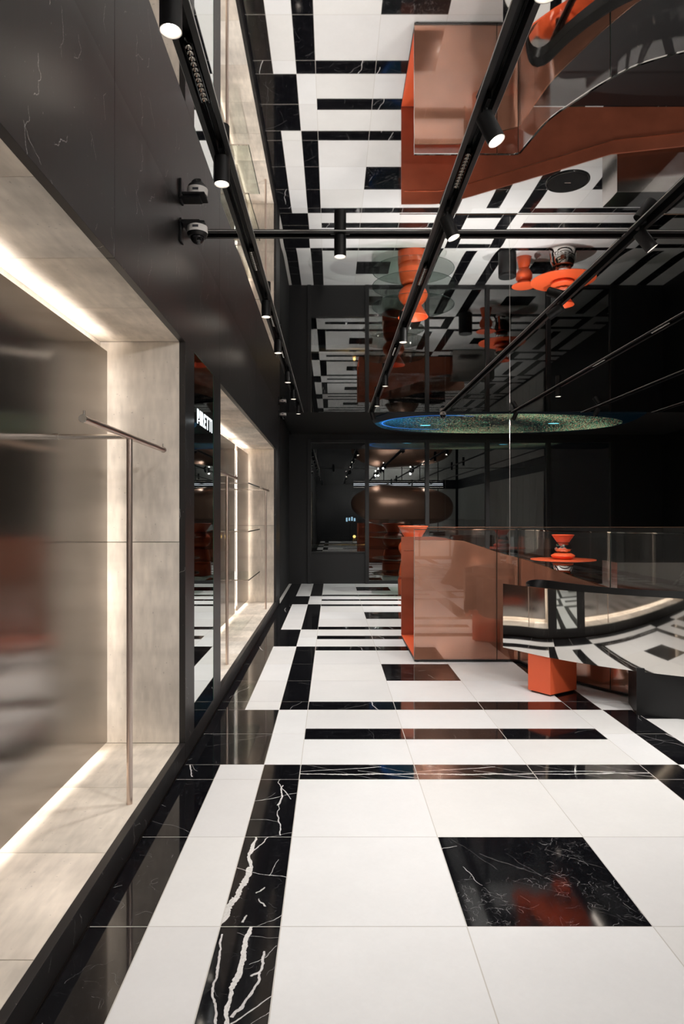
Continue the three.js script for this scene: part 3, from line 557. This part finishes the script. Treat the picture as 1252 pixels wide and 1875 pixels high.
// ---------------------------------------------------------------- objects beyond the counter
const plinth = thing('metal_plinth', 'brushed metal box plinth standing behind the copper counter', 'plinth', null, [3.85, 0, -7.8]);
part(plinth, 'box', new RoundedBoxGeometry(1.14, 0.78, 0.42, 2, 0.003), phys({ color: 0xb8b2ac, metalness: 1, roughness: 0.16 }), [0, 0.41, 0]); part(plinth, 'base', new THREE.BoxGeometry(1.08, 0.02, 0.36), M.black, [0, 0.01, 0]);
const tot = thing('display_totem', 'orange stacked totem with flared bowl top and round glass shelves', 'display stand', null, [1.373, 0, -11.2]);
part(tot, 'base_drum', lathe([[0, 0], [0.25, 0], [0.255, 0.005], [0.255, 0.262], [0.25, 0.268], [0, 0.268]]), M.orangeGloss);
part(tot, 'tapered_body', lathe([[0.0, 0.269], [0.245, 0.27], [0.245, 0.36], [0.205, 0.56], [0.17, 0.615], [0, 0.615]]), M.orangeGloss);
part(tot, 'ball', new THREE.SphereGeometry(0.245, 56, 36).scale(1, 0.76, 1), M.orangeGloss, [0, 0.79, 0]);
part(tot, 'flared_bowl', lathe([[0, 0.972], [0.146, 0.974], [0.254, 1.155], [0.254, 1.163], [0.246, 1.163], [0.14, 0.985], [0, 0.985]]), M.orangeGloss);
for (const y of [0.36, 0.62, 0.97]) { const s = part(tot, 'round_glass_shelf', cyl(0.69, 0.69, 0.008, 72), M.shelfGlass, [0, y, 0]); part(s, 'shelf_rim', new THREE.TorusGeometry(0.69, 0.004, 8, 96).rotateX(Math.PI / 2), M.glassEdge); }
const tot2 = thing('display_totem', 'chrome and orange totem with wide orange disc, seen through the counter glass', 'display stand', null, [3.85, 0, -11.0]);
part(tot2, 'chrome_base', lathe([[0, 0], [0.22, 0], [0.225, 0.02], [0.20, 0.3], [0.165, 0.36], [0.165, 0.37], [0, 0.37]]), M.chrome);
part(tot2, 'chrome_cup', lathe([[0, 0.371], [0.12, 0.371], [0.165, 0.5], [0.165, 0.55], [0, 0.55]]), M.chrome);
part(tot2, 'orange_disc', lathe([[0, 0.56], [0.3, 0.575], [0.52, 0.598], [0.525, 0.606], [0.52, 0.612], [0.2, 0.612], [0.0, 0.612]]), M.orangeGloss);
part(tot2, 'orange_saucer', lathe([[0, 0.613], [0.14, 0.613], [0.19, 0.66], [0.19, 0.68], [0.13, 0.715], [0, 0.715]]), M.orangeGloss);
{ const g = new THREE.SphereGeometry(0.14, 40, 26), p = g.attributes.position; for (let i = 0; i < p.count; i++) { const k = 1 + 0.07 * Math.sin(9 * p.getX(i) / 0.14) * Math.sin(8 * p.getY(i) / 0.14) * Math.cos(9 * p.getZ(i) / 0.14); p.setXYZ(i, p.getX(i) * k, p.getY(i) * k * 0.7, p.getZ(i) * k); } g.computeVertexNormals(); part(tot2, 'silver_ball', g, M.chrome, [0, 0.805, 0]); }
part(tot2, 'orange_cup', lathe([[0, 0.896], [0.1, 0.896], [0.18, 1.015], [0.18, 1.02], [0.172, 1.02], [0.094, 0.905], [0, 0.905]]), M.orangeGloss);
const stool = thing('stool', 'orange hourglass stool between the two totems', 'stool', null, [3.36, 0, -11.55]);
part(stool, 'foot', lathe([[0, 0], [0.13, 0], [0.085, 0.2], [0, 0.2]]), M.orangeGloss); part(stool, 'body', lathe([[0, 0.201], [0.085, 0.201], [0.14, 0.3], [0.14, 0.38], [0.1, 0.43], [0, 0.43]]), M.orangeGloss); part(stool, 'seat', lathe([[0, 0.431], [0.1, 0.431], [0.21, 0.5], [0.21, 0.51], [0, 0.51]]), M.orangeGloss);
const stool2 = thing('stool', 'plain black drum stool beside the orange hourglass stool', 'stool', null, [2.98, 0, -11.22]);
part(stool2, 'drum', lathe([[0, 0.01], [0.14, 0.01], [0.15, 0.02], [0.15, 0.43], [0, 0.43]]), M.black); part(stool2, 'seat_pad', lathe([[0, 0.431], [0.148, 0.431], [0.148, 0.465], [0.14, 0.475], [0, 0.475]]), M.blackMatt); part(stool2, 'glide', cyl(0.12, 0.12, 0.01, 32), M.blackMatt, [0, 0.005, 0]);
const cord = thing('hanging_cable', 'thin pale cable hanging from the fourth track to the floor', 'cable');
part(cord, 'wire', cyl(0.0018, 0.0018, H, 10), mat(0xcfc8c2, 0.4), [2.72, H / 2, -10.1]); part(cord, 'ceiling_rose', cyl(0.02, 0.02, 0.012, 20), M.black, [2.72, H - 0.006, -10.1]);
// screen with a star cloud set in the black soffit
const galaxy = canvasTex(1024, 640, (c, w, h) => {
  c.fillStyle = '#000204'; c.fillRect(0, 0, w, h);
  const dot = (x, y, col, s) => { c.fillStyle = col; c.fillRect(x, y, s, s); };
  for (let i = 0; i < 70000; i++) {
    const a = rr(0, 6.28), r = Math.pow(rnd(), 0.4), x = w * (0.5 + 0.49 * r * Math.cos(a)), y = h * (0.5 + 0.49 * r * Math.sin(a));
    const q = x / w * 5 - y / h * 3, n = fbm(q + 9, y / h * 4 + x / w * 2, 64, 64, 4), arm = 0.5 + 0.5 * Math.sin(q * 2.2 + 3 * r);
    if (rnd() > (0.2 + 1.5 * arm * n) * (0.25 + 0.75 * r)) continue;
    const f = x / w + rr(-0.12, 0.12), t = rnd(), col = f < 0.22 ? [20, 70 + 60 * t, 100 + 70 * t] : t < 0.45 ? [205, 150, 112] : [84, 150 + 30 * t, 128];
    dot(x, y, `rgba(${col.map(Math.floor).join()},${rr(0.4, 1)})`, rr(1.2, 2.8));
  }
  c.lineWidth = 20; c.strokeStyle = 'rgba(16,70,150,0.4)'; c.beginPath(); c.ellipse(0.26 * w, 0.42 * h, 0.22 * w, 0.34 * h, 0, 1.4, 5.2); c.stroke();
  c.lineWidth = 5; c.strokeStyle = 'rgba(40,110,190,0.75)'; c.beginPath(); c.ellipse(0.26 * w, 0.42 * h, 0.22 * w, 0.34 * h, 0, 1.6, 5.0); c.stroke();
  for (const [x, y] of [[0.22, 0.55], [0.72, 0.45]]) { c.fillStyle = 'rgba(110,220,255,0.95)'; c.beginPath(); c.ellipse(x * w, y * h, 22, 9, 0, 0, 6.3); c.fill(); }
});
const scr = thing('ceiling_screen', 'glowing rounded screen with a blue and gold star cloud in the far ceiling', 'screen');
{
  const out = [[0.85, 10.2], [0.68, 10.7], [0.72, 11.3], [1.0, 12.1], [1.4, 12.5], [2.0, 12.64], [3.2, 12.66], [4.2, 12.56], [4.7, 12.2], [5.0, 11.6], [5.0, 10.9], [4.86, 10.2]];
  const g = plate(curve(out, 60), -0.014, 0); const p = g.attributes.position, uv = new Float32Array(p.count * 2);
  for (let i = 0; i < p.count; i++) { uv[2 * i] = (p.getX(i) - 0.68) / 4.33; uv[2 * i + 1] = 1 - (-p.getZ(i) - 10.2) / 2.47; }
  g.setAttribute('uv', new THREE.BufferAttribute(uv, 2));
  part(scr, 'screen_face', g, mat(0x000000, 0.4, 0, { emissive: 0xffffff, emissiveMap: galaxy, emissiveIntensity: 2.8 }), [0, H, 0]);
  const l = new THREE.RectAreaLight(0x6fb0a0, 0.012, 4, 2.2); l.name = 'screen_light'; l.position.set(2.85, H - 0.03, -11.4); l.rotation.x = -Math.PI / 2; scene.add(l);
}
// bronze volume beside the camera, mirrored in the windows and the counter
const sc = thing('bronze_sculpture', 'large rounded bronze volume on a stout neck, mirrored in the far windows', 'sculpture', null, [2.85, 0, 1.0]);
{
  const g = new THREE.SphereGeometry(1, 72, 48), p = g.attributes.position;
  for (let i = 0; i < p.count; i++) {
    let x = p.getX(i), y = p.getY(i), z = p.getZ(i);
    const pw = (v, e) => Math.sign(v) * Math.pow(Math.abs(v), e);
    const k = 0.74 + 0.16 * (x + 1) / 2 + 0.14 * Math.exp(-Math.pow((x + 0.35) / 0.35, 2));
    p.setXYZ(i, pw(x, 0.72) * 2.08, 1.74 + pw(y, 0.85) * 0.92 * k - 0.08 * x, z * (0.85 + 0.15 * x) * 0.95 + 0.08 * Math.sin(x * 4));
  }
  g.computeVertexNormals(); part(sc, 'body', g, M.bronze); part(sc, 'neck', lathe([[0, 0], [0.7, 0], [0.5, 0.3], [0.42, 0.8], [0.6, 1.35], [0, 1.35]]), M.bronze);
}
// ---------------------------------------------------------------- street beyond the glass
const st = struct('ground', 'dark pavement outside the windows', 'pavement'); slab(st, 'pavement', mat(0x2a2a2c, 0.8), -12, 20, -0.2, -0.01, DF + 0.2, 40);
const bnch = thing('street_bench', 'pale low bench outside the leftmost window', 'bench', null, [0.1, 0, -15.5]);
part(bnch, 'seat_slab', new RoundedBoxGeometry(1.5, 0.07, 0.5, 2, 0.01), mat(0xc9c9c6, 0.5), [0, 0.62, 0]); for (const s of [-0.6, 0.6]) part(bnch, 'support', new THREE.BoxGeometry(0.12, 0.6, 0.42), mat(0x6a6a6a, 0.6), [s, 0.29, 0]);
const lan = thing('lantern', 'small warm lantern standing outside the leftmost window', 'lantern', null, [0.52, 0.655, -15.5]);
part(lan, 'post', new THREE.BoxGeometry(0.08, 0.14, 0.08), mat(0xb9a070, 0.5), [0, 0.07, 0]); part(lan, 'lamp_flame', new THREE.SphereGeometry(0.035, 20, 12), mat(0, 0.5, 0, { emissive: 0xffc070, emissiveIntensity: 8 }), [0, 0.19, 0]);
{ const l = new THREE.PointLight(0xffc070, 0.5); l.name = 'lantern_light'; l.position.set(0.52, 0.845, -15.5); l.castShadow = true; scene.add(l); }
const ns = thing('street_sign', 'tiny blue-white lit sign across the dark street', 'sign', null, [0.95, 1.12, -34]);
part(ns, 'sign_box', new THREE.BoxGeometry(0.6, 0.36, 0.1), M.black); part(ns, 'post', cyl(0.04, 0.05, 1.1, 12), M.black, [0, -0.65, 0]);
for (let k = 0; k < 4; k++) part(ns, 'sign_stroke', new THREE.BoxGeometry(0.08, 0.2 - 0.04 * (k % 2), 0.02), mat(0, 0.5, 0, { emissive: 0xbfe0ff, emissiveIntensity: 3 }), [-0.2 + k * 0.135, 0.02 * (k % 3), 0.06]);

renderer.render(scene, camera);
